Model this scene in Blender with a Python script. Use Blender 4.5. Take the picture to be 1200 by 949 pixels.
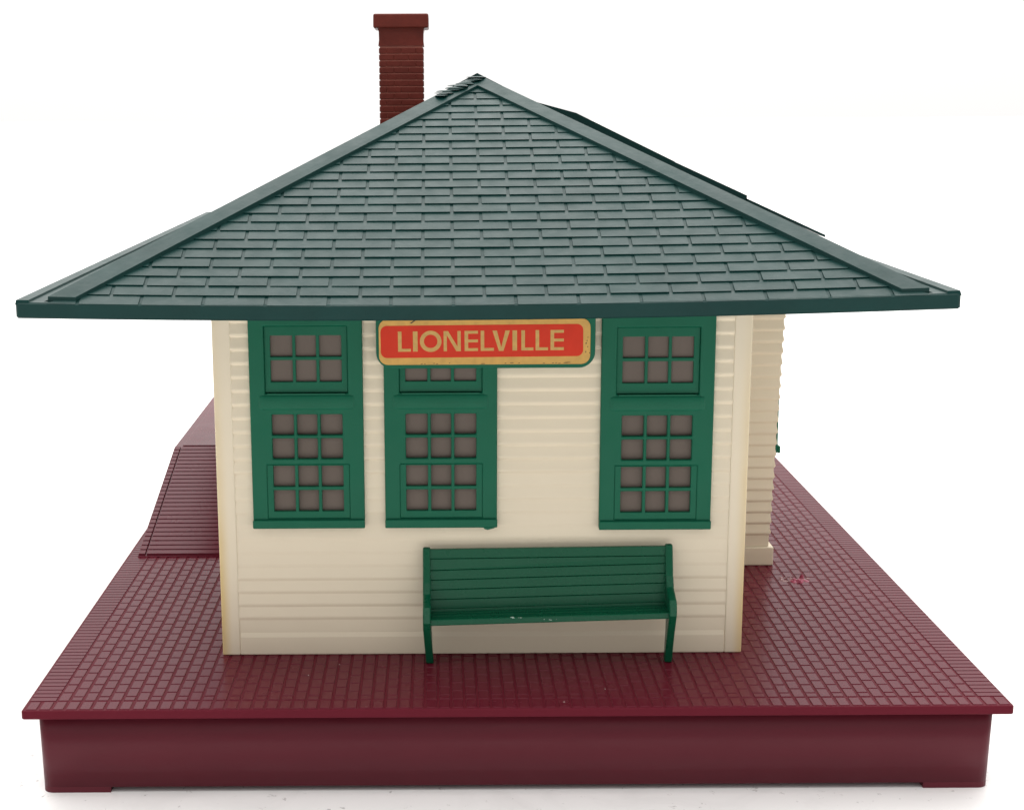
import bpy, bmesh, math, random
from mathutils import Vector, Matrix
random.seed(7)
scene = bpy.context.scene
for o in list(bpy.data.objects):
    bpy.data.objects.remove(o)
S = 0.01                       # everything below is written in centimetres

# ------------------------------------------------------------------ camera
TH, RO = math.atan(351/1750.0), 0.0055
CAM = Vector((-1.6312, -29.7343, 12.5045))
fw = Vector((0, math.cos(TH), -math.sin(TH)))
dn = Vector((0, -math.sin(TH), -math.cos(TH)))
rt = Vector((1, 0, 0))
c_, s_ = math.cos(RO), math.sin(RO)
rt2 = c_*rt + s_*dn
dn2 = -s_*rt + c_*dn
cam = bpy.data.cameras.new('camera')
camo = bpy.data.objects.new('camera', cam)
scene.collection.objects.link(camo)
up = -dn2
bk = -fw
camo.matrix_world = Matrix(((rt2.x, up.x, bk.x, CAM.x*S), (rt2.y, up.y, bk.y, CAM.y*S),
                            (rt2.z, up.z, bk.z, CAM.z*S), (0, 0, 0, 1)))
cam.sensor_fit = 'HORIZONTAL'
cam.sensor_width = 36
cam.lens = 1750.0/1200*36
cam.shift_x = (600-515)/1200.0
cam.clip_start, cam.clip_end = 0.005, 100
scene.camera = camo

# ------------------------------------------------------------------ world: white studio surround, dimmer on the photographer's side
w = bpy.data.worlds.new('World')
scene.world = w
w.use_nodes = True
nt = w.node_tree
bgn = nt.nodes['Background']
tc = nt.nodes.new('ShaderNodeTexCoord')
dot = nt.nodes.new('ShaderNodeVectorMath'); dot.operation = 'DOT_PRODUCT'
dot.inputs[1].default_value = (0.0, 0.42, 1.10)
nt.links.new(tc.outputs['Generated'], dot.inputs[0])
add = nt.nodes.new('ShaderNodeMath'); add.operation = 'ADD'
add.inputs[1].default_value = 0.62
nt.links.new(dot.outputs['Value'], add.inputs[0])
mx = nt.nodes.new('ShaderNodeMath'); mx.operation = 'MAXIMUM'
mx.inputs[1].default_value = 0.44
nt.links.new(add.outputs[0], mx.inputs[0])
nt.links.new(mx.outputs[0], bgn.inputs['Strength'])
bgn.inputs['Color'].default_value = (1.0, 0.985, 0.97, 1)

# ------------------------------------------------------------------ overhead softbox
la = bpy.data.lights.new('softbox', 'AREA')
la.shape = 'RECTANGLE'
la.size, la.size_y = 1.6, 1.2
la.energy = 9.5
la.color = (1.0, 0.985, 0.965)
lo = bpy.data.objects.new('softbox', la)
scene.collection.objects.link(lo)
lo.location = (0.0, -0.1, 1.5)
lo.rotation_euler = (Vector((0, 0.02, 0)) - Vector(lo.location)).to_track_quat('-Z', 'Y').to_euler()

# softbox behind and above the subject: the sheen on the roof and the paving
lb = bpy.data.lights.new('rear_softbox', 'AREA')
lb.shape = 'RECTANGLE'
lb.size, lb.size_y = 2.6, 1.9
lb.energy = 39
lb.color = (1.0, 0.99, 0.975)
lbo = bpy.data.objects.new('rear_softbox', lb)
scene.collection.objects.link(lbo)
lbo.location = (0.0, 1.3, 1.8)
lbo.rotation_euler = (Vector((0, 0.05, 0.05)) - Vector(lbo.location)).to_track_quat('-Z', 'Y').to_euler()

vs = scene.view_settings
vs.view_transform = 'Standard'
vs.look = 'None'
vs.exposure = 0
vs.gamma = 1
scene.render.engine = 'CYCLES'
scene.render.resolution_x, scene.render.resolution_y = 1024, 809

# ------------------------------------------------------------------ materials
def lin(r, g, b):
    f = lambda v: (v/255/12.92) if v/255 <= 0.04045 else ((v/255+0.055)/1.055)**2.4
    return (f(r), f(g), f(b), 1)

def plastic(name, col, rough=0.4, var=0.12, vscale=60, bump=0.02, bscale=400, spec=0.5, rvar=0.12, sss=0.0, coat=0.0):
    m = bpy.data.materials.new(name)
    m.use_nodes = True
    t = m.node_tree
    b = t.nodes['Principled BSDF']
    tc = t.nodes.new('ShaderNodeTexCoord')
    n = t.nodes.new('ShaderNodeTexNoise')
    n.inputs['Scale'].default_value = vscale
    n.inputs['Detail'].default_value = 5
    t.links.new(tc.outputs['Object'], n.inputs['Vector'])
    mix = t.nodes.new('ShaderNodeMix'); mix.data_type = 'RGBA'
    mix.inputs['A'].default_value = tuple(c*(1-var) for c in col[:3])+(1,)
    mix.inputs['B'].default_value = tuple(min(1, c*(1+var)) for c in col[:3])+(1,)
    t.links.new(n.outputs['Fac'], mix.inputs['Factor'])
    t.links.new(mix.outputs['Result'], b.inputs['Base Color'])
    mr = t.nodes.new('ShaderNodeMapRange')
    mr.inputs['From Min'].default_value, mr.inputs['From Max'].default_value = 0.3, 0.7
    mr.inputs['To Min'].default_value, mr.inputs['To Max'].default_value = rough-rvar*0.5, rough+rvar*0.5
    n2 = t.nodes.new('ShaderNodeTexNoise')
    n2.inputs['Scale'].default_value = vscale*2.7
    n2.inputs['Detail'].default_value = 6
    t.links.new(tc.outputs['Object'], n2.inputs['Vector'])
    t.links.new(n2.outputs['Fac'], mr.inputs['Value'])
    t.links.new(mr.outputs['Result'], b.inputs['Roughness'])
    b.inputs['Specular IOR Level'].default_value = spec
    if sss:
        b.inputs['Subsurface Weight'].default_value = sss
        b.inputs['Subsurface Radius'].default_value = (1.0, 0.8, 0.5)
        b.inputs['Subsurface Scale'].default_value = 0.002
    if coat:
        b.inputs['Coat Weight'].default_value = coat
        b.inputs['Coat Roughness'].default_value = 0.2
    if bump:
        n3 = t.nodes.new('ShaderNodeTexNoise')
        n3.inputs['Scale'].default_value = bscale
        n3.inputs['Detail'].default_value = 3
        t.links.new(tc.outputs['Object'], n3.inputs['Vector'])
        bp = t.nodes.new('ShaderNodeBump')
        bp.inputs['Strength'].default_value = bump
        bp.inputs['Distance'].default_value = 0.001
        t.links.new(n3.outputs['Fac'], bp.inputs['Height'])
        t.links.new(bp.outputs['Normal'], b.inputs['Normal'])
    return m

M_ROOF = plastic('roof_plastic', (0.002, 0.030, 0.027, 1), 0.42, 0.25, 90, 0.05, 900, 0.21)
M_GREEN = plastic('green_plastic', (0.003, 0.110, 0.058, 1), 0.42, 0.12, 60, 0.03, 500, 0.2)
M_BENCH = plastic('bench_plastic', (0.003, 0.082, 0.039, 1), 0.28, 0.10, 80, 0.0, 600, 0.22, 0.05)
M_RED = plastic('maroon_plastic', (0.104, 0.013, 0.022, 1), 0.36, 0.16, 30, 0.02, 300, 0.20)
M_DECK = plastic('maroon_deck_plastic', (0.108, 0.008, 0.019, 1), 0.26, 0.12, 40, 0.0, 500, 0.12, 0.05)
M_LIP = plastic('maroon_groove_plastic', (0.112, 0.010, 0.020, 1), 0.55, 0.10, 40, 0.0, 500, 0.08, 0.05)
M_BRICK = plastic('chimney_plastic', (0.125, 0.019, 0.012, 1), 0.45, 0.30, 300, 0.10, 900, 0.2)
M_JOINT_LIT = plastic('chimney_lit_joint', (0.24, 0.075, 0.055, 1), 0.55, 0.2, 300, 0.05, 900, 0.2)  # joint colour painted paler, standing in for brick edges catching light
M_PAPER = plastic('window_paper', (0.15, 0.122, 0.104, 1), 0.8, 0.06, 80, 0.03, 900, 0.2)
M_GOLD = plastic('gold_foil', lin(206, 160, 76), 0.42, 0.25, 500, 0.04, 900)
M_GOLDT = plastic('gold_lettering', lin(200, 158, 84), 0.42, 0.28, 900, 0.04, 900)
M_DECAL = plastic('red_decal', lin(208, 54, 30), 0.45, 0.10, 300, 0.03, 700, 0.2)
M_DUST = plastic('white_dust', (0.75, 0.7, 0.65, 1), 0.7, 0.1)
M_SCUFF = plastic('scuffed_plastic', (0.33, 0.05, 0.10, 1), 0.5, 0.5, 600, 0.1, 900)
M_SCUFFP = plastic('pale_scuff', (0.30, 0.16, 0.16, 1), 0.55, 0.4, 500, 0.1, 900)
M_CHIP = plastic('chipped_paint', (0.42, 0.55, 0.47, 1), 0.6, 0.3, 900)
M_DARK = plastic('dark_wear', (0.02, 0.02, 0.015, 1), 0.6, 0.2)

def cream(stain=True):
    m = plastic('cream_plastic', (0.78, 0.69, 0.53, 1), 0.42, 0.04, 40, 0.02, 400, 0.3, 0.1, sss=0.0)
    if not stain: return m
    t = m.node_tree
    b = t.nodes['Principled BSDF']
    prev = b.inputs['Base Color'].links[0].from_socket
    # yellowed ageing along the two front corners, strongest low down (a stain on the plastic itself)
    tc = t.nodes.new('ShaderNodeTexCoord')
    sp = t.nodes.new('ShaderNodeSeparateXYZ')
    t.links.new(tc.outputs['Object'], sp.inputs[0])
    def mth(op, a, b_=None, c=None):
        nd = t.nodes.new('ShaderNodeMath'); nd.operation = op
        for i, v in enumerate((a, b_, c)):
            if v is None: continue
            if isinstance(v, (int, float)): nd.inputs[i].default_value = v
            else: t.links.new(v, nd.inputs[i])
        return nd.outputs[0]
    dx = mth('ABSOLUTE', sp.outputs['X'])                  # distance from the middle of the front (object origin there)
    e = t.nodes.new('ShaderNodeMapRange'); e.interpolation_type = 'SMOOTHSTEP'
    e.inputs['From Min'].default_value, e.inputs['From Max'].default_value = 0.0575, 0.0604
    t.links.new(dx, e.inputs['Value'])
    z = t.nodes.new('ShaderNodeMapRange'); z.interpolation_type = 'SMOOTHSTEP'
    z.inputs['From Min'].default_value, z.inputs['From Max'].default_value = 0.085, 0.005
    z.inputs['To Min'].default_value, z.inputs['To Max'].default_value = 0.15, 1.0
    t.links.new(sp.outputs['Z'], z.inputs['Value'])
    n = t.nodes.new('ShaderNodeTexNoise'); n.inputs['Scale'].default_value = 45
    t.links.new(tc.outputs['Object'], n.inputs['Vector'])
    fac = mth('MULTIPLY', mth('MULTIPLY', e.outputs['Result'], z.outputs['Result']), mth('MULTIPLY_ADD', n.outputs['Fac'], 1.2, 0.3))
    mix = t.nodes.new('ShaderNodeMix'); mix.data_type = 'RGBA'
    mix.clamp_factor = True
    t.links.new(fac, mix.inputs['Factor'])
    t.links.new(prev, mix.inputs['A'])
    mix.inputs['B'].default_value = (0.70, 0.53, 0.25, 1)
    t.links.new(mix.outputs['Result'], b.inputs['Base Color'])
    return m
M_CREAM = cream()
M_SIDE = cream(False)

def table_mat():
    m = plastic('white_table', (0.90, 0.89, 0.88, 1), 0.5, 0.02, 20, 0.0, 10, 0.3)
    t = m.node_tree
    b = t.nodes['Principled BSDF']
    prev = b.inputs['Base Color'].links[0].from_socket
    tc = t.nodes.new('ShaderNodeTexCoord')
    def speck(scale, lo, hi, strength, dist):
        n = t.nodes.new('ShaderNodeTexNoise')
        n.inputs['Scale'].default_value = scale
        n.inputs['Detail'].default_value = 6
        n.inputs['Roughness'].default_value = 0.65
        n.inputs['Distortion'].default_value = dist
        t.links.new(tc.outputs['Object'], n.inputs['Vector'])
        r = t.nodes.new('ShaderNodeMapRange')
        r.inputs['From Min'].default_value, r.inputs['From Max'].default_value = lo, hi
        r.inputs['To Max'].default_value = strength
        t.links.new(n.outputs['Fac'], r.inputs['Value'])
        return r.outputs['Result']
    a1 = speck(380, 0.635, 0.69, 0.55, 0.4)
    a2 = speck(45, 0.5, 0.8, 0.14, 1.5)
    ad = t.nodes.new('ShaderNodeMath'); ad.operation = 'ADD'; ad.use_clamp = True
    t.links.new(a1, ad.inputs[0]); t.links.new(a2, ad.inputs[1])
    mix = t.nodes.new('ShaderNodeMix'); mix.data_type = 'RGBA'
    t.links.new(ad.outputs[0], mix.inputs['Factor'])
    t.links.new(prev, mix.inputs['A'])
    mix.inputs['B'].default_value = (0.30, 0.28, 0.27, 1)
    t.links.new(mix.outputs['Result'], b.inputs['Base Color'])
    return m
M_TABLE = table_mat()

# ------------------------------------------------------------------ mesh helpers (centimetres in, metres out)
class MB:
    def __init__(self):
        self.v, self.f = [], []
    def poly(self, pts):
        i = len(self.v)
        self.v += [tuple(p) for p in pts]
        self.f.append(tuple(range(i, i+len(pts))))
    def box(self, x0, x1, y0, y1, z0, z1):
        self.hexa([(x0, y0, z0), (x1, y0, z0), (x1, y1, z0), (x0, y1, z0)],
                  [(x0, y0, z1), (x1, y0, z1), (x1, y1, z1), (x0, y1, z1)])
    def hexa(self, bot, top, bottom=True):
        i = len(self.v)
        n = len(bot)
        self.v += [tuple(p) for p in bot]+[tuple(p) for p in top]
        if bottom: self.f.append(tuple(range(i+n-1, i-1, -1)))
        self.f.append(tuple(range(i+n, i+2*n)))
        for k in range(n):
            k2 = (k+1) % n
            self.f.append((i+k, i+k2, i+n+k2, i+n+k))
    def prism_y(self, pts, y0, y1):          # outline in x,z (anticlockwise seen from -y), from front y0 to back y1
        self.hexa([(x, y1, z) for x, z in pts], [(x, y0, z) for x, z in pts])
    def prism_x(self, pts, x0, x1):          # outline in y,z
        self.hexa([(x0, y, z) for y, z in pts], [(x1, y, z) for y, z in pts])

def wpos(o):
    p = Vector((0, 0, 0))
    while o:
        p += o.location
        o = o.parent
    return p

def build(name, mb, mat, parent=None, origin=None, bevel=0, seg=2, merge=False, smooth=False):
    me = bpy.data.meshes.new(name)
    org = Vector(origin)*S if origin else (wpos(parent) if parent else Vector((0, 0, 0)))
    me.from_pydata([tuple(Vector(p)*S-org) for p in mb.v], [], mb.f)
    bm = bmesh.new()
    bm.from_mesh(me)
    if merge:
        bmesh.ops.remove_doubles(bm, verts=bm.verts, dist=1e-6)
        bmesh.ops.dissolve_limit(bm, angle_limit=0.01, verts=bm.verts, edges=bm.edges)
    bmesh.ops.recalc_face_normals(bm, faces=bm.faces)
    bm.to_mesh(me)
    bm.free()
    me.materials.append(mat)
    o = bpy.data.objects.new(name, me)
    scene.collection.objects.link(o)
    o.location = org-(wpos(parent) if parent else Vector((0, 0, 0)))
    o.parent = parent
    if bevel:
        md = o.modifiers.new('bevel', 'BEVEL')
        md.width = bevel*S
        md.segments = seg
        md.limit_method = 'ANGLE'
        md.angle_limit = math.radians(35)
    if smooth:
        for p in me.polygons: p.use_smooth = True
    return o

def thing(name, loc, label, cat):
    o = bpy.data.objects.new(name, None)
    o.empty_display_size = 0.01
    scene.collection.objects.link(o)
    o.location = Vector(loc)*S
    o['label'] = label
    o['category'] = cat
    return o

def grid_plate(xs, zs, hole, y0, y1):
    """plate between front y0 and back y1 with the cells for which hole(i,j) is true left open"""
    mb = MB()
    nx, nz = len(xs)-1, len(zs)-1
    solid = lambda i, j: 0 <= i < nx and 0 <= j < nz and not hole(i, j)
    for i in range(nx):
        for j in range(nz):
            if not solid(i, j): continue
            a, b, c, d = xs[i], xs[i+1], zs[j], zs[j+1]
            mb.poly([(a, y0, c), (b, y0, c), (b, y0, d), (a, y0, d)])
            mb.poly([(a, y1, d), (b, y1, d), (b, y1, c), (a, y1, c)])
            if not solid(i-1, j): mb.poly([(a, y0, c), (a, y0, d), (a, y1, d), (a, y1, c)])
            if not solid(i+1, j): mb.poly([(b, y0, d), (b, y0, c), (b, y1, c), (b, y1, d)])
            if not solid(i, j-1): mb.poly([(b, y0, c), (a, y0, c), (a, y1, c), (b, y1, c)])
            if not solid(i, j+1): mb.poly([(a, y0, d), (b, y0, d), (b, y1, d), (a, y1, d)])
    return mb

def rrect(x0, x1, z0, z1, r, n=6, top=True):
    pts = []
    cs = [(x1-r, z0+r, -90), (x1-r, z1-r, 0), (x0+r, z1-r, 90), (x0+r, z0+r, 180)]
    for k, (cx, cz, a0) in enumerate(cs):
        if not top and k in (1, 2):
            pts.append((x1, z1) if k == 1 else (x0, z1))
            continue
        for q in range(n+1):
            a = math.radians(a0+90*q/n)
            pts.append((cx+r*math.cos(a), cz+r*math.sin(a)))
    return pts

# ------------------------------------------------------------------ SETTING
mb = MB()
mb.poly([(-900, -300, -2.03), (900, -300, -2.03), (900, 1500, -2.03), (-900, 1500, -2.03)])
tb = build('tabletop', mb, M_TABLE)
tb['kind'] = 'structure'

# ------------------------------------------------------------------ PLATFORM
DEPTH = 31.0
plat = thing('station_platform', (0, DEPTH/2, -2.03), 'maroon plastic brick paved platform base carrying the toy station', 'platform')
def rrect_xy(x0, x1, y0, y1, r, n=6):
    return rrect(x0, x1, y0, y1, r, n)
mb = MB()
o_t = rrect_xy(-10.30, 10.255, 0.3, DEPTH-.3, .24)
o_m = rrect_xy(-10.27, 10.22, 0.325, DEPTH-.325, .24)
o_b = rrect_xy(-10.165, 10.135, 0.35, DEPTH-.35, .38)
mb.hexa([(x, y, -1.9) for x, y in o_m], [(x, y, -.2) for x, y in o_t])
base = build('base', mb, M_RED, plat)
for p in base.data.polygons:
    if abs(p.normal.z) < .5: p.use_smooth = True
# the four corner feet left by the long cut-outs along the bottom edge
def foot(sx, sy):
    mb = MB()
    cx, cy = (10.22 if sx > 0 else -10.27), (.325 if sy < 0 else DEPTH-.325)
    ex = 8.79*sx
    ey = 1.75 if sy < 0 else DEPTH-1.75
    r = .24
    pts = [(ex, cy)]
    arc = []
    ox, oy = cx-r*sx, cy-r*sy
    for q in range(7):
        a = math.pi/2*q/6
        arc.append((ox+r*sx*math.sin(a), oy+r*sy*math.cos(a)))
    pts += arc+[(cx, ey), (cx-.25*sx, ey), (cx-.25*sx, cy-.25*sy-.2*sy), (cx-.45*sx, cy-.25*sy), (ex, cy-.25*sy)]
    # split in convex-ish strips: simple ngon extrusion is fine here
    mb.hexa([(x, y, -2.03) for x, y in pts], [(x, y, -1.9) for x, y in pts])
    f = build('foot', mb, M_RED, plat)
for sx in (-1, 1):
    for sy in (-1, 1): foot(sx, sy)

mb = MB()
mb.hexa([(x, y, -.215) for x, y in rrect_xy(-10.535, 10.515, 0, DEPTH, .07)], [(x, y, -.016) for x, y in rrect_xy(-10.535, 10.515, 0, DEPTH, .07)])
deck = build('deck', mb, M_LIP, plat, bevel=.035, seg=3)

def brick(mb, x0, x1, y0, y1, z0, z1, c=.016, rise=None):
    r0, r1 = rise if rise else (0, 0)
    mb.hexa([(x0, y0, z0+r0), (x1, y0, z0+r0), (x1, y1, z0+r1), (x0, y1, z0+r1)],
            [(x0+c, y0+c, z1+r0), (x1-c, y0+c, z1+r0), (x1-c, y1-c, z1+r1), (x0+c, y1-c, z1+r1)], bottom=False)
mb = MB()
g = .027
jz = lambda: random.uniform(-.001, .001)
BX = 9.9
ncol = 70
px = 2*BX/ncol
for i in range(74):                                     # front soldier course
    a = -10.47+i*(20.94/74)
    brick(mb, a+g, a+20.94/74-g, .05, .47, -.018, 0)
for i in range(ncol):                                   # field
    a = -BX+i*px
    y = .51-(.23 if i % 2 else 0)
    while y < DEPTH-.1:
        y0, y1 = max(y, .51), min(y+.46, DEPTH-.1)
        inside = (-6.4 < a < 5.0 and y0 > 3.6 and y1 < 21)
        ramp_in = (a < -6.6 and y0 > 11.3 and y1 < 27.5)
        if y1-y0 > .06 and not inside and not ramp_in:
            brick(mb, a+.023, a+px-.023, y0+.016, y1-.016, -.018, jz())
        y += .46
for s in (-1, 1):                                       # side borders
    for k in range(145):
        y = .50+k*.21
        xa, xb = sorted((s*(BX+.012), s*10.475))
        if y+.21 < DEPTH-.05:
            brick(mb, xa, xb, y+.012, y+.21-.012, -.018, 0, .010)
pav = build('paving', mb, M_DECK, plat)

# freight ramp on the left
RX0, RX1 = -10.22, -6.75
mb = MB()
prof = [(10.95, -.02), (10.95, .02), (17.4, 1.70), (26.6, 1.70), (26.6, -.02)]
mb.prism_x(prof, RX0, RX1)
ramp = build('ramp', mb, M_DECK, plat, bevel=.03, seg=2)
mb = MB()
n = 27
for k in range(n):
    ya, yb = 10.97+(6.40/n)*k+.022, 10.97+(6.40/n)*(k+1)-.022
    za, zb = .02+(ya-10.95)*1.68/6.45, .02+(yb-10.95)*1.68/6.45
    for xa, xb in ((RX0+.02, RX0+.22), (RX0+.25, RX1)):
        brick(mb, xa, xb, ya, yb, -.01, .055, .012, (za, zb))
build('ramp_cleat', mb, M_DECK, ramp)
mb = MB()
mb.box(RX0+.25, RX1, 17.55, 26.4, 1.69, 1.735)
build('ramp_top', mb, M_DECK, ramp, bevel=.02)

# scuff and dust on the deck
mb = MB()
random.seed(3)
def blob(mb, x, y, z, r, h, n=9, sq=.7, jag=.35):
    ring = []
    for k in range(n):
        a = 2*math.pi*k/n
        q = r*random.uniform(1-jag, 1+jag)
        ring.append((x+q*math.cos(a), y+q*sq*math.sin(a)))
    mb.hexa([(p, q, z) for p, q in ring], [(x+(p-x)*.5, y+(q-y)*.5, z+h*random.uniform(.4, 1)) for p, q in ring], bottom=False)
for k in range(7):
    blob(mb, 7.95+random.uniform(-.22, .2), 8.45+random.uniform(-.25, .25), -.005, random.uniform(.05, .13), random.uniform(.03, .13), sq=1.2, jag=.5)
build('scuff_mark', mb, M_SCUFF, plat)
mb = MB()
for k in range(12):
    blob(mb, 7.75+random.uniform(-.55, .55), 8.55+random.uniform(-.15, .3), -.006, random.uniform(.05, .12), .02, sq=.6, jag=.6)
build('scuff_mark', mb, M_SCUFFP, plat)
mb = MB()
for x, y in ((-3.95, 2.55), (-4.6, 1.9), (1.95, 1.0), (1.0, .3), (6.9, 6.2)):
    mb = MB()
    blob(mb, x, y, 0, random.uniform(.010, .018), .015, 6)
    build('dust_speck', mb, M_DUST, plat)

# ------------------------------------------------------------------ STATION BUILDING
WX0, WX1, WY0, WY1 = -6.70, 5.355, 3.18, 21.6
WC = (WX0+WX1)/2
bld = thing('station_building', (WC, WY0, 0), 'cream toy railway station with green hip roof, green windows and a brick chimney', 'building')
PITCH = .3148
ZB = .527
TOPZ = 8.42
WIN_X = (-5.882, -2.875, 1.985)          # left edges of the three front windows
WIN_W = 2.54

def clap(mb, A, B, nrm, z0, z1, out=.042, holes=None, phase=ZB, light_fade=False):
    """lapped boards between A(z) and B(z) (x,y at height z), nrm = outward normal"""
    k = 0
    while True:
        zb = phase+k*PITCH
        zt = min(zb+PITCH, z1)
        k += 1
        if zb >= z1-.01: break
        segs = [(0.0, 1.0)]
        if holes:
            for (h0, h1, hz0, hz1) in holes:
                if zb >= hz0 and zt <= hz1:
                    ns = []
                    for (s0, s1) in segs:
                        if h1 <= s0 or h0 >= s1: ns.append((s0, s1)); continue
                        if h0 > s0: ns.append((s0, h0))
                        if h1 < s1: ns.append((h1, s1))
                    segs = ns
        for (s0, s1) in segs:
            def P(s, z, o):
                a, b = A(z), B(z)
                return (a[0]+(b[0]-a[0])*s+nrm[0]*o, a[1]+(b[1]-a[1])*s+nrm[1]*o, z)
            zm = zb+.075
            ou = out if not light_fade else (.019 if zb < 1.95 else .008 if zb < 3.2 else .02 if zb < 4.2 else out)  # lip depth varies with height to imitate light fading the board lines
            pr = [(zb, .001), (zm-.012, ou), (zm+.02, ou+.001), (zt, 0.001)]
            if k == 1: pr = [(zb, .001), (zt, .001)]
            for (za, oa), (zc, oc) in zip(pr[:-1], pr[1:]):
                mb.poly([P(s0, za, oa), P(s1, za, oa), P(s1, zc, oc), P(s0, zc, oc)])
            for s in (s0, s1):
                mb.poly([P(s, z, o) for z, o in pr]+[P(s, pr[-1][0], -.15), P(s, pr[0][0], -.15)])

FY = WY0+.032                             # clapboard base plane
span = (WX1-.4)-(WX0+.4)
fx = lambda x: (x-(WX0+.4))/span
holes = [(fx(x+.25), fx(x+WIN_W-.25), 3.2, 8.4) for x in WIN_X]
mb = MB()
clap(mb, lambda z: (WX0+.4, FY), lambda z: (WX1-.4, FY), (0, -1), ZB, TOPZ, holes=holes, light_fade=True)
front = build('front_wall', mb, M_CREAM, bld, origin=(WC, WY0, 0))
def trimmed(name, boxes, bev=.03):
    mb = MB()
    for b in boxes: mb.box(*b)
    return build(name, mb, M_CREAM, bld, origin=(WC, WY0, 0), bevel=bev)
trimmed('corner_trim', [(WX0, WX0+.415, WY0, WY0+.5, 0, TOPZ)])
trimmed('corner_trim', [(WX1-.40, WX1, WY0, WY0+.5, 0, TOPZ)])
mb = MB()
mb.prism_x([(WY0+.004, 0), (WY0+.004, .43), (WY0+.036, .56), (WY0+.35, .56), (WY0+.35, 0)], WX0+.41, WX1-.395)
build('baseboard', mb, M_CREAM, bld, origin=(WC, WY0, 0), bevel=.03)
# side and back walls
mb = MB()
clap(mb, lambda z: (WX0+.045, WY0+.5), lambda z: (WX0+.045, WY1), (-1, 0), ZB, TOPZ)
build('side_wall', mb, M_SIDE, bld, origin=(WC, WY0, 0))
mb = MB()
clap(mb, lambda z: (WX1-.045, WY0+.5), lambda z: (WX1-.045, WY1), (1, 0), ZB, TOPZ)
build('side_wall', mb, M_SIDE, bld, origin=(WC, WY0, 0))
mb = MB()
clap(mb, lambda z: (WX0+.4, WY1-.045), lambda z: (WX1-.4, WY1-.045), (0, 1), ZB, TOPZ)
build('back_wall', mb, M_CREAM, bld, origin=(WC, WY0, 0))
trimmed('corner_trim', [(WX0, WX0+.415, WY1-.42, WY1, 0, TOPZ)])
trimmed('corner_trim', [(WX1-.40, WX1, WY1-.42, WY1, 0, TOPZ)])
trimmed('baseboard', [(WX0+.004, WX0+.3, WY0+.51, WY1-.43, 0, .53)])
trimmed('baseboard', [(WX1-.3, WX1-.004, WY0+.51, WY1-.43, 0, .53)])
trimmed('baseboard', [(WX0+.42, WX1-.41, WY1-.3, WY1-.004, 0, .53)])

# bay on the right
bayx = lambda z: 7.40+(z-.5)*.030
BY0, BY1 = 9.90, 18.2
mb = MB()
clap(mb, lambda z: (WX1-.1, BY0), lambda z: (bayx(z)+.02, BY0), (0, -1), .53, TOPZ, phase=.53)
clap(mb, lambda z: (bayx(z), BY0), lambda z: (bayx(z), BY1), (1, 0), .53, TOPZ, out=.062, phase=.53)
clap(mb, lambda z: (WX1-.1, BY1), lambda z: (bayx(z), BY1), (0, 1), .53, TOPZ, phase=.53)
bay = build('bay', mb, M_SIDE, bld, origin=(WC, WY0, 0))
mb = MB()
mb.box(WX1+.003, 7.56, BY0-.06, BY1+.06, 0, .52)
build('baseboard', mb, M_SIDE, bay, bevel=.03)

# ---------------- windows: frame plate (the window itself) with sashes, sill and pane under it
def make_window():
    """built with its lower left corner at x=0, front at y=0 facing -y, z from 3.085"""
    W = WIN_W
    x0, x1 = .345, 2.205                 # opening in the outer plate
    px0, px1 = .482, 2.068               # pane area
    mw = .036
    pw = (px1-px0)/3
    inner = []
    for k in range(3):
        inner += [px0+k*pw+(mw if k else 0), px0+(k+1)*pw-(mw if k < 2 else 0)]
    # outer plate: the middle light is cut straight into it, transom and lower sash sit in their own openings
    xs = [0, x0]+inner+[x1, W]
    zs = [3.09, 3.30, 4.565, 4.70, 5.17, 5.25, 5.72, 6.20, 7.72, 8.40]
    def phole(i, j):
        if j in (1, 7): return 1 <= i <= 7
        if j in (3, 5): return i in (2, 4, 6)
        return False
    r = build('window', grid_plate(xs, zs, phole, 0, .13), M_GREEN, bld, origin=(0, 0, 0), bevel=.03, seg=3, merge=True)
    cols = [x0+.001]+inner+[x1-.001]
    hole = lambda i, j: (i % 2 == 1) and (j % 2 == 1)
    def sash(zlo, a, mid, b, zhi, y):
        zs = [zlo, a, mid-.04, mid+.04, b, zhi]
        return build('sash', grid_plate(cols, zs, hole, y, .13), M_GREEN, r, bevel=.016, seg=2, merge=True)
    sash(6.205, 6.455, 6.985, 7.50, 7.715, .07)         # transom light
    sash(3.305, 3.475, 4.01, 4.535, 4.563, .012)         # lower sash
    mb = MB()
    secs = [(.19, .0), (.23, .55), (.30, .9), (.40, 1.0), (W-.40, 1.0), (W-.30, .9), (W-.23, .55), (W-.19, 0)]
    rows_ = []
    for x, k in secs:
        rows_.append([(x, .004-.045*k*math.sin(math.pi*q/10)**.8, 5.995+(.17*(.75+.25*k))*-math.cos(math.pi*q/10)) for q in range(11)])
    for ra, rb in zip(rows_[:-1], rows_[1:]):
        for q in range(10): mb.poly([ra[q], rb[q], rb[q+1], ra[q+1]])
    build('moulding', mb, M_GREEN, r, smooth=True)
    mb = MB(); mb.box(-.005, W+.005, -.075, -.001, 3.085, 3.285)
    build('sill', mb, M_GREEN, r, bevel=.025)
    mb = MB(); mb.box(.40, W-.40, -.012, .05, 6.165, 6.20)
    build('ledge', mb, M_GREEN, r)
    mb = MB(); mb.box(.2, W-.2, .136, .16, 3.35, 8.3)
    build('pane', mb, M_PAPER, r)
    return r
def copy_tree(o, parent):
    c = o.copy()
    scene.collection.objects.link(c)
    c.parent = parent
    for ch in list(o.children): copy_tree(ch, c)
    return c
win = make_window()
wins = [win]
for k in range(2): wins.append(copy_tree(win, bld))
for k, wnd in enumerate(wins):
    wnd.location = Vector((WIN_X[k], WY0-.10, (0, 0, -.07)[k]))*S - wpos(bld)
mb = MB()
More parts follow.
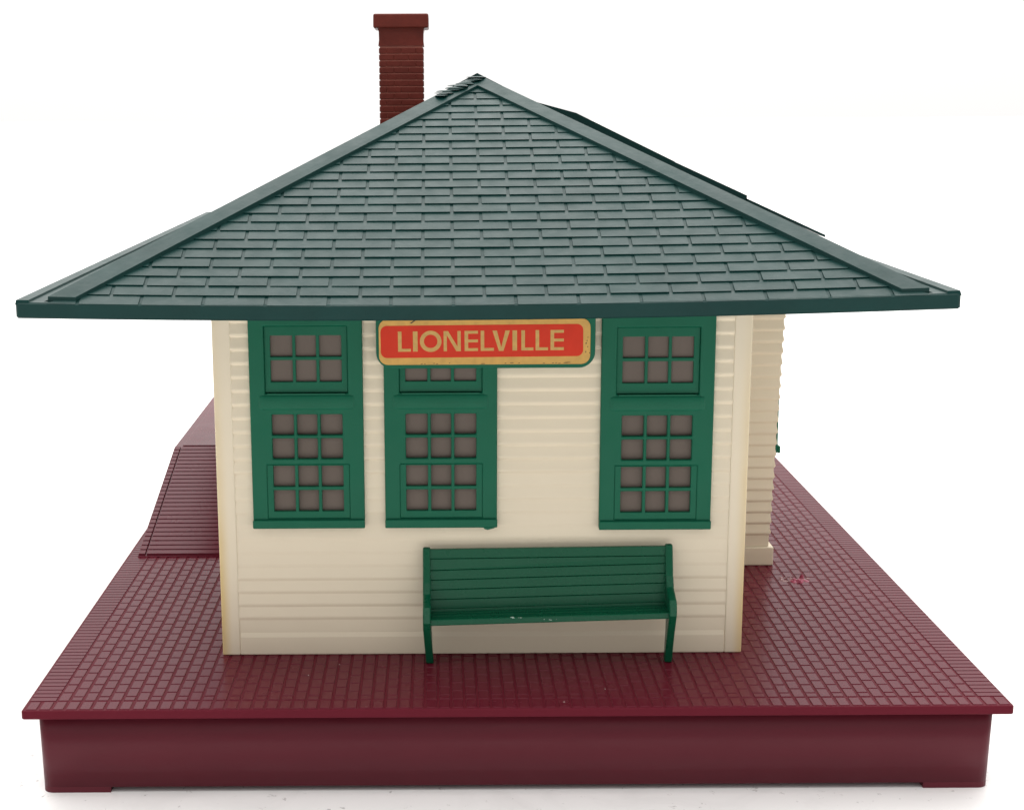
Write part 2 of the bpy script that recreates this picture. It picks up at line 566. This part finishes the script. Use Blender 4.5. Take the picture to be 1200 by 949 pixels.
mb.prism_y([(-.62, 3.05), (-.55, 3.03), (-.40, 3.07), (-.37, 3.10), (-.66, 3.10)], 3.03, 3.08)
build('mould_flash', mb, M_GREEN, wins[1])
# windows of the long sides, seen edge-on past the corners
for (x, y, rz) in ((WX0-.06, 8.2, -math.pi/2), (WX0-.06, 14.5, -math.pi/2), (bayx(5)+.17, 10.35, math.pi/2), (bayx(5)+.13, 14.6, math.pi/2)):
    wnd = copy_tree(win, bld)
    wnd.location = Vector((x, y, -.05))*S - wpos(bld)
    wnd.rotation_euler = (0, math.radians(1.7) if rz > 0 else 0, rz)

# ---------------- roof
XC, HW, YE, ZE, ZA = -.64, 8.85, -.12, 8.735, 13.17
SL = (ZA-ZE)/HW
YB = 24.85                                # back edge of the slopes
def tilt(x): return .0046*(x+.65)
RX0_, RX1_ = -10.075, 8.775
def tz(p):                                # the moulding leans a little and its eaves sag in the middle
    u = min(1, abs(p[0]+.65)/9.35)
    return (p[0], p[1], p[2]+tilt(p[0])-.13*(1-u*u)*max(0, 1-max(0, p[2]-8.75)/3.5))
class RMB(MB):
    def poly(self, pts): MB.poly(self, [tz(p) for p in pts])
    def hexa(self, b, t, bottom=True): MB.hexa(self, [tz(p) for p in b], [tz(p) for p in t], bottom)
def eave_outline():
    c = rrect_xy(RX0_, RX1_, -.2, 24.95, .09)
    out = []
    for i in range(len(c)):
        p, q = c[i], c[(i+1) % len(c)]
        out.append(p)
        if abs(q[0]-p[0]) > 5:
            out += [(p[0]+(q[0]-p[0])*k/24, p[1]) for k in range(1, 24)]
    return out
EO = eave_outline()
mb = RMB()
for z0, z1, i0, i1 in ((8.428, 8.455, .03, 0), (8.455, 8.715, 0, 0), (8.715, 8.75, 0, .035)):
    f = lambda i, z: [(x+(i if x < XC else -i), y+(i if y < 12 else -i), z) for x, y in EO]
    b0, t0 = f(i0, z0), f(i1, z1)
    n = len(b0)
    for k in range(n):
        k2 = (k+1) % n
        mb.poly([b0[k], b0[k2], t0[k2], t0[k]])
# soffit and top rim as strips across
for z, i in ((8.428, .03), (8.75, .035)):
    x0, x1 = RX0_+i, RX1_-i
    for k in range(24):
        a, b = x0+(x1-x0)*k/24, x0+(x1-x0)*(k+1)/24
        mb.poly([(a, -.2+i, z), (b, -.2+i, z), (b, 24.95-i, z), (a, 24.95-i, z)])
roof = build('roof', mb, M_ROOF, bld)
for xa, xb in ((RX0_+.004, RX0_+.30), (RX1_-.30, RX1_-.004)):
    mb = RMB()
    mb.hexa([(xa, -.19, 8.70), (xb, -.19, 8.70), (xb, 24.94, 8.70), (xa, 24.94, 8.70)], [(xa+.02, -.17, 8.795), (xb-.03, -.17, 8.795), (xb-.03, 24.92, 8.795), (xa+.02, 24.92, 8.795)])
    build('eave_rim', mb, M_ROOF, roof)
YA0, YA1 = YE+HW, YB-HW
# the four slopes as one solid body
mb = RMB()
e = ZE-.002
A0, A1 = (XC, YA0, ZA-.005), (XC, YA1, ZA-.005)
c0, c1, c2, c3 = (XC-HW, YE, e), (XC+HW, YE, e), (XC+HW, YB, e), (XC-HW, YB, e)
mb.poly([c1, c2, A1, A0]); mb.poly([c3, c0, A0, A1])
NR = 30
for back in (False, True):
    P = lambda u, v: (XC+u*(HW-v), (YB-v if back else YE+v), e+(ZA-.005-e)*v/HW)
    for i in range(NR):
        va, vb = HW*i/NR, HW*(i+1)/NR
        for k in range(16):
            ua, ub = -1+k/8, -1+(k+1)/8
            mb.poly([P(ua, va), P(ub, va), P(ub, vb), P(ua, vb)] if i < NR-1 else [P(ua, va), P(ub, va), P(0, HW)])
build('roof_slope', mb, M_ROOF, roof)

def clip(poly, nx, ny, d):                # keep nx*x+ny*y <= d
    out = []
    for i in range(len(poly)):
        p, q = poly[i], poly[(i+1) % len(poly)]
        a, b = nx*p[0]+ny*p[1]-d, nx*q[0]+ny*q[1]-d
        if a <= 0: out.append(p)
        if a*b < 0:
            t = a/(a-b)
            out.append((p[0]+(q[0]-p[0])*t, p[1]+(q[1]-p[1])*t))
    return out
def shingles(mb, L, to3, u_off, half0):
    """slope in (u,v): u along the eave, v up the slope in plan; a trapezium |u|<=L-v"""
    rnd = random.Random(11)
    CP = .3135
    rows = int(HW/CP)+1
    for k in range(rows):
        v0 = -.06+k*CP
        v1 = min(v0+CP+.02, HW-.05)
        if v1-v0 < .1: continue
        off = u_off+(half0 if k % 2 else 0)
        j = math.floor((-L-off)/1.25)
        while off+j*1.25 < L:
            ua, ub = off+j*1.25+.036, off+(j+1)*1.25-.036
            j += 1
            pl = [(ua, v0), (ub, v0), (ub, v1), (ua, v1)]
            pl = clip(pl, 1, 1, L-.12)
            pl = clip(pl, -1, 1, L-.12)
            if len(pl) < 3: continue
            j1, j2 = rnd.uniform(-.003, .003), rnd.uniform(-.003, .003)
            top = [to3(u, v, 0.031+(v0-v)*.07+j1+(j2 if u == ua else 0)) for u, v in pl]
            bot = [to3(u, v, -.03) for u, v in pl]
            mb.hexa(bot, top, bottom=False)
mb = RMB()
Lx = HW
h3 = lambda v: ZE+SL*v
shingles(mb, Lx, lambda u, v, o: (XC+u, YE+v-o*.5, h3(v)+o), -.09-XC-1.25*2, .625)
build('shingles', mb, M_ROOF, roof)
Ly = (YB-YE)/2
YM = (YB+YE)/2
mb = RMB()
shingles(mb, Ly, lambda u, v, o: (XC-HW+v-o*.5, YM-u, h3(v)+o), 0, .625)
build('shingles', mb, M_ROOF, roof)
mb = RMB()
shingles(mb, Ly, lambda u, v, o: (XC+HW-v+o*.5, YM+u, h3(v)+o), 0, .625)
build('shingles', mb, M_ROOF, roof)
mb = RMB()
shingles(mb, Lx, lambda u, v, o: (XC-u, YB-v+o*.5, h3(v)+o), 0, .625)
build('shingles', mb, M_ROOF, roof)

# hip caps: two flat wings folded over the hip
def hip_cap(sx, back):
    mb = RMB()
    ysgn = -1 if back else 1
    y0 = YB if back else YE
    wdx = .55
    def P(h, d, wing, o):
        # h: distance up the hip in plan, d: sideways distance from the hip along the wing's eave direction
        x, y, v = HW-h, h, h
        if wing == 0: x -= d                     # front wing runs along x
        elif wing == 1: y += d                   # side wing runs along y
        z = ZE+SL*h+o
        return (XC+sx*x, y0+ysgn*y, z)
    h0, h1 = .05, HW
    t = .098
    for wing in (0, 1):
        d0 = wdx
        if wing == 0: pa = [(h0, 0), (h0, d0), (h1-d0*0+.0, 0)]
        bot, top = [], []
        ring = [(h0, 0.0), (h0, d0), (h1-d0, d0), (h1, 0.0)] if True else None
        for (h, d) in ring:
            if d > h1-h: d = h1-h
            bot.append(P(h, d, wing, -.02)); top.append(P(h, d, wing, t if d == 0 else t-.005))
        mb.hexa(bot, top)
    return build('hip_cap', mb, M_ROOF, roof)
hip_cap(-1, False); hip_cap(1, False); hip_cap(-1, True); hip_cap(1, True)
mb = RMB()
for s in (-1, 1):
    mb.hexa([(XC, YA0-.1, ZA-.02), (XC, YA1+.1, ZA-.02), (XC+s*.62, YA1+.3, ZA-.62*SL-.02), (XC+s*.62, YA0-.3, ZA-.62*SL-.02)],
            [(XC, YA0-.1, ZA+.12), (XC, YA1+.1, ZA+.12), (XC+s*.62, YA1+.3, ZA-.62*SL+.11), (XC+s*.62, YA0-.3, ZA-.62*SL+.11)])
build('ridge_cap', mb, M_ROOF, roof)
# chewed, melted patch on the left hip just below the peak
mb = RMB()
random.seed(5)
def dome(mb, x, y, z, rx, ry, h, n=12, m=4):
    rings = []
    for q in range(m):
        a = math.pi/2*q/m
        rings.append([(x+rx*math.cos(a)*math.cos(2*math.pi*k/n), y+ry*math.cos(a)*math.sin(2*math.pi*k/n), z+h*math.sin(a)) for k in range(n)])
    for ra, rb in zip(rings[:-1], rings[1:]):
        for k in range(n): mb.poly([ra[k], ra[(k+1) % n], rb[(k+1) % n], rb[k]])
    for k in range(n): mb.poly([rings[-1][k], rings[-1][(k+1) % n], (x, y, z+h)])
for k in range(13):
    q = .12+k*.075
    d = random.uniform(-.02, .16)
    dome(mb, XC-q+d, YE+HW-q-.02, ZA-q*SL+.06+random.uniform(-.01, .02), random.uniform(.16, .28), random.uniform(.14, .22), random.uniform(.03, .055)*(1.1-abs(k-6)/12))
build('melted_patch', mb, M_ROOF, roof, smooth=True, merge=True)
# low roof over the bay, lifted above the right slope
mb = RMB()
def slab(ya, yb, xa, za, xb, zb, t):
    mb.hexa([(xa, ya, za-t), (xb, ya, zb-t), (xb, yb, zb-t), (xa, yb, za-t)], [(xa, ya, za), (xb, ya, zb), (xb, yb, zb), (xa, yb, za)])
slab(12, 16.5, .5, 12.72, 2.17, 12.262, .25)
slab(12, 16.5, 2.17, 12.26, 4.9, 10.95, .22)
slab(12, 16.5, 4.9, 10.94, 6.93, 10.0, .18)
slab(12, 16.5, 6.9, 9.93, 9.15, 8.86, .07)
build('bay_roof', mb, M_ROOF, roof)

# ---------------- chimney (stands on the left slope)
CY = 13.3
k_ = (CY+29.7)/(9+29.7)
cx0, cx1 = -3.27, -2.03                   # body
mb = MB()
ch_z0, ch_zt = 11.6, 14.8
mb.box(cx0+.02, cx1-.02, CY, CY+1.25, ch_z0, ch_zt)
chim = build('chimney', mb, M_JOINT_LIT, bld)
mb = MB()
random.seed(9)
zc, row = ch_z0, 0
CH = .178
NECK = 14.16
while zc+CH < NECK+.02:
    for face in range(4):
        L = (cx1-cx0) if face % 2 == 0 else 1.25
        nb = 3.0
        bl = L/nb
        s = 0.0 if row % 2 == 0 else -bl/2
        while s < L-.01:
            a, b = max(s, 0)+.0015, min(s+bl, L)-.0015
            s += bl
            if b-a < .03: continue
            o = .014+random.uniform(-.002, .002)
            z0, z1 = zc+.014, zc+CH-.012
            if face == 0: mb.box(cx0+a, cx0+b, CY-o, CY+.03, z0, z1)
            elif face == 1: mb.box(cx1-.03, cx1-.02+o+.012, CY+a, CY+b, z0, z1)
            elif face == 2: mb.box(cx0+a, cx0+b, CY+1.22, CY+1.25+o, z0, z1)
            else: mb.box(cx0+.02-o-.012, cx0+.03, CY+a, CY+b, z0, z1)
    zc += CH
    row += 1
build('brickwork', mb, M_BRICK, chim, bevel=.014, seg=1)
mb = MB()
def ring(z, o): return [(cx0-o, CY-o, z), (cx1+o, CY-o, z), (cx1+o, CY+1.25+o, z), (cx0-o, CY+1.25+o, z)]
for (z0, o0), (z1, o1) in zip([(NECK-.02, .02), (14.30, -.0), (14.52, .005)], [(14.30, -.0), (14.52, .005), (14.62, .03)]):
    mb.hexa(ring(z0, o0), ring(z1, o1))
build('chimney_neck', mb, M_BRICK, chim)
mb = MB()
mb.hexa(ring(14.62, .155), ring(15.01, .15))
build('chimney_cap', mb, M_BRICK, chim, bevel=.05, seg=3)

# ------------------------------------------------------------------ BENCH
bench = thing('bench', (.815, 2.6, 0), 'long dark green slatted bench standing against the front wall', 'bench')
bx0, bx1 = -2.03, 3.655
lift = lambda x: (x-.8)*.026             # it leans a little to the left
class BMB(MB):
    def hexa(self, b, t, bottom=True):
        f = lambda p: (p[0], p[1], p[2]+lift(p[0])*min(1, p[2]/1.0) if p[2] < 2.4 else p[2]+lift(p[0])*.35)
        MB.hexa(self, [f(p) for p in b], [f(p) for p in t], bottom)
def end_panel(x0, x1):
    # outline in (y,z) of the curved bench end: back upright, front scroll, raked leg
    out = [(3.04, 2.67), (2.90, 2.67), (2.80, 2.30), (2.70, 1.95), (2.56, 1.72), (2.30, 1.62), (2.14, 1.56), (2.05, 1.44), (2.04, 1.22), (2.12, 1.06),
           (2.30, .70), (2.46, .32), (2.56, .0), (2.80, .0), (2.70, .35), (2.62, .75), (2.62, 1.10), (2.80, 1.30), (2.92, 1.75), (2.99, 2.25)]
    mb = BMB()
    bmx = out
    sh = lambda z: .06*max(0, 1-z) if x0 < 0 else 0
    mb.hexa([(x0+sh(z), y, z) for y, z in bmx], [(x1+sh(z), y, z) for y, z in bmx])
    return build('end_panel', mb, M_BENCH, bench, bevel=.042, seg=3)
end_panel(bx0, bx0+.175); end_panel(bx1-.175, bx1)
mb = BMB()
n = 6
for k in range(n):
    za, zb = 1.30+(2.64-1.30)*k/n, 1.30+(2.64-1.30)*(k+1)/n-.011
    ya, yb = 2.80+.145*k/n, 2.80+.145*(k+1)/n
    mb.hexa([(bx0+.15, ya-.02, za), (bx1-.15, ya-.02, za), (bx1-.15, ya+.07, za), (bx0+.15, ya+.07, za)],
            [(bx0+.15, yb-.02, zb), (bx1-.15, yb-.02, zb), (bx1-.15, yb+.07, zb), (bx0+.15, yb+.07, zb)])
mb.hexa([(bx0+.15, 2.72, 1.13), (bx1-.15, 2.72, 1.13), (bx1-.15, 2.86, 1.13), (bx0+.15, 2.86, 1.13)],
        [(bx0+.15, 2.782, 1.298), (bx1-.15, 2.782, 1.298), (bx1-.15, 2.88, 1.298), (bx0+.15, 2.88, 1.298)])
mb.hexa([(bx0+.15, 2.83, 1.32), (bx1-.15, 2.83, 1.32), (bx1-.15, 2.89, 1.32), (bx0+.15, 2.89, 1.32)],
        [(bx0+.15, 2.97, 2.6), (bx1-.15, 2.97, 2.6), (bx1-.15, 3.03, 2.6), (bx0+.15, 3.03, 2.6)])
build('backrest', mb, M_BENCH, bench, bevel=.012)
mb = BMB()
for (ya, yb, za) in ((2.145, 2.42, 1.27), (2.435, 2.62, 1.262), (2.635, 2.80, 1.255)):
    mb.hexa([(bx0+.15, ya, za-.15), (bx1-.15, ya, za-.15), (bx1-.15, yb, za-.15), (bx0+.15, yb, za-.15)],
            [(bx0+.15, ya, za), (bx1-.15, ya, za), (bx1-.15, yb, za-.006), (bx0+.15, yb, za-.006)])
seat = build('seat', mb, M_BENCH, bench, bevel=.025)
mb = BMB()
random.seed(21)
for k in range(9):
    x = random.uniform(-.15, .35) if k < 5 else random.uniform(.62, 1.0)
    z = (1.264 if k < 5 else 1.19)+random.uniform(-.012, .012)
    w_, h_ = random.uniform(.02, .06), random.uniform(.008, .018)
    mb.hexa([(x, 2.141, z), (x+w_, 2.141, z), (x+w_, 2.16, z), (x, 2.16, z)], [(x+.01, 2.141, z+h_), (x+w_-.01, 2.141, z+h_*.6), (x+w_-.01, 2.16, z+h_), (x+.01, 2.16, z+h_)])
build('paint_chip', mb, M_CHIP, seat)

# ------------------------------------------------------------------ SIGN
sign = thing('sign', (-.6, 3.0, 7.35), 'red and gold station name sign on a green board hanging under the eave', 'sign')
mb = MB()
mb.prism_y(rrect(-3.03, 1.83, 6.775, 8.42, .36, 8, top=False), 2.93, 3.07)
board = build('board', mb, M_GREEN, sign, bevel=.025, seg=2)
SA = math.radians(.30)
def rs(pts): return [(x*math.cos(SA)-(z-7.4)*math.sin(SA), 7.4+x*math.sin(SA)+(z-7.4)*math.cos(SA)) for x, z in pts]
mb = MB()
mb.prism_y(rrect(-2.965, 1.715, 6.865, 7.885, .20, 6), 2.914, 2.928)
plaque = build('plaque', mb, M_GOLD, board, bevel=.006, seg=1)
mb = MB()
mb.prism_y(rs(rrect(-2.925, 1.555, 7.035, 7.755, .14, 6)), 2.911, 2.9135)
panel = build('panel', mb, M_DECAL, plaque)
mb = MB()
zl, zh = 7.175, 7.625
yl = 2.909
def bar(x0, x1, z0, z1, dy=0): mb.prism_y(rs([(x0, z0), (x1, z0), (x1, z1), (x0, z1)]), yl-dy, 2.9105)
def quad(p, dy=.0006): mb.prism_y(rs(p), yl-dy, 2.9105)
st, ar = .08, .064
def L_(a, b): bar(a, a+st, zl, zh); bar(a+st+.0005, b, zl, zl+ar)
def I_(a, b): bar(a, b, zl, zh)
def E_(a, b):
    bar(a, a+st, zl, zh)
    for z in (zl, (zl+zh)/2-ar/2, zh-ar): bar(a+st+.0005, b, z, z+ar)
def N_(a, b):
    bar(a, a+.072, zl, zh); bar(b-.072, b, zl, zh)
    quad([(a+.02, zh), (b-.10, zl), (b-.012, zl), (a+.10, zh)])
def V_(a, b):
    m = (a+b)/2
    quad([(m-.05, zl-.005), (m+.02, zl-.005), (a+.10, zh), (a, zh)], .0004)
    quad([(m-.02, zl-.005), (m+.05, zl-.005), (b, zh), (b-.10, zh)], .0008)
def O_(a, b):
    cx, cz, R = (a+b)/2, (zl+zh)/2, (b-a)/2
    n = 32
    for k in range(n):
        p = lambda q, r, rz: (cx+r*math.cos(2*math.pi*q/n), cz+rz*math.sin(2*math.pi*q/n))
        mb.prism_y(rs([p(k, R-.09, .15), p(k, R, .237), p(k+1, R, .237), p(k+1, R-.09, .15)]), yl, 2.9105)
L_(-2.541, -2.259); I_(-2.21, -2.107); O_(-2.058, -1.578); N_(-1.532, -1.153); E_(-1.069, -.772); L_(-.713, -.42)
V_(-.452, -.066); I_(-.01, .092); L_(.186, .454); L_(.501, .776); E_(.831, 1.126)
build('lettering', mb, M_GOLDT, panel)
mb = MB()
random.seed(4)
def flake(x, z, w_, h_): mb.prism_y([(x, z), (x+w_, z+.2*h_), (x+w_*.8, z+h_), (x+.2*w_, z+h_*.8)], 2.910, 2.9135)
mb.prism_y([(-2.27, 7.80), (-2.24, 7.79), (-2.11, 7.886), (-2.15, 7.886), (-2.22, 7.83)], 2.9105, 2.9137)
for k in range(16):
    flake(random.uniform(-2.7, 1.5), random.uniform(6.875, 6.90), random.uniform(.03, .10), .014)
for k in range(7):
    flake(random.uniform(1.60, 1.69), random.uniform(7.0, 7.5), .018, random.uniform(.02, .06))
build('wear_mark', mb, M_DARK, plaque)
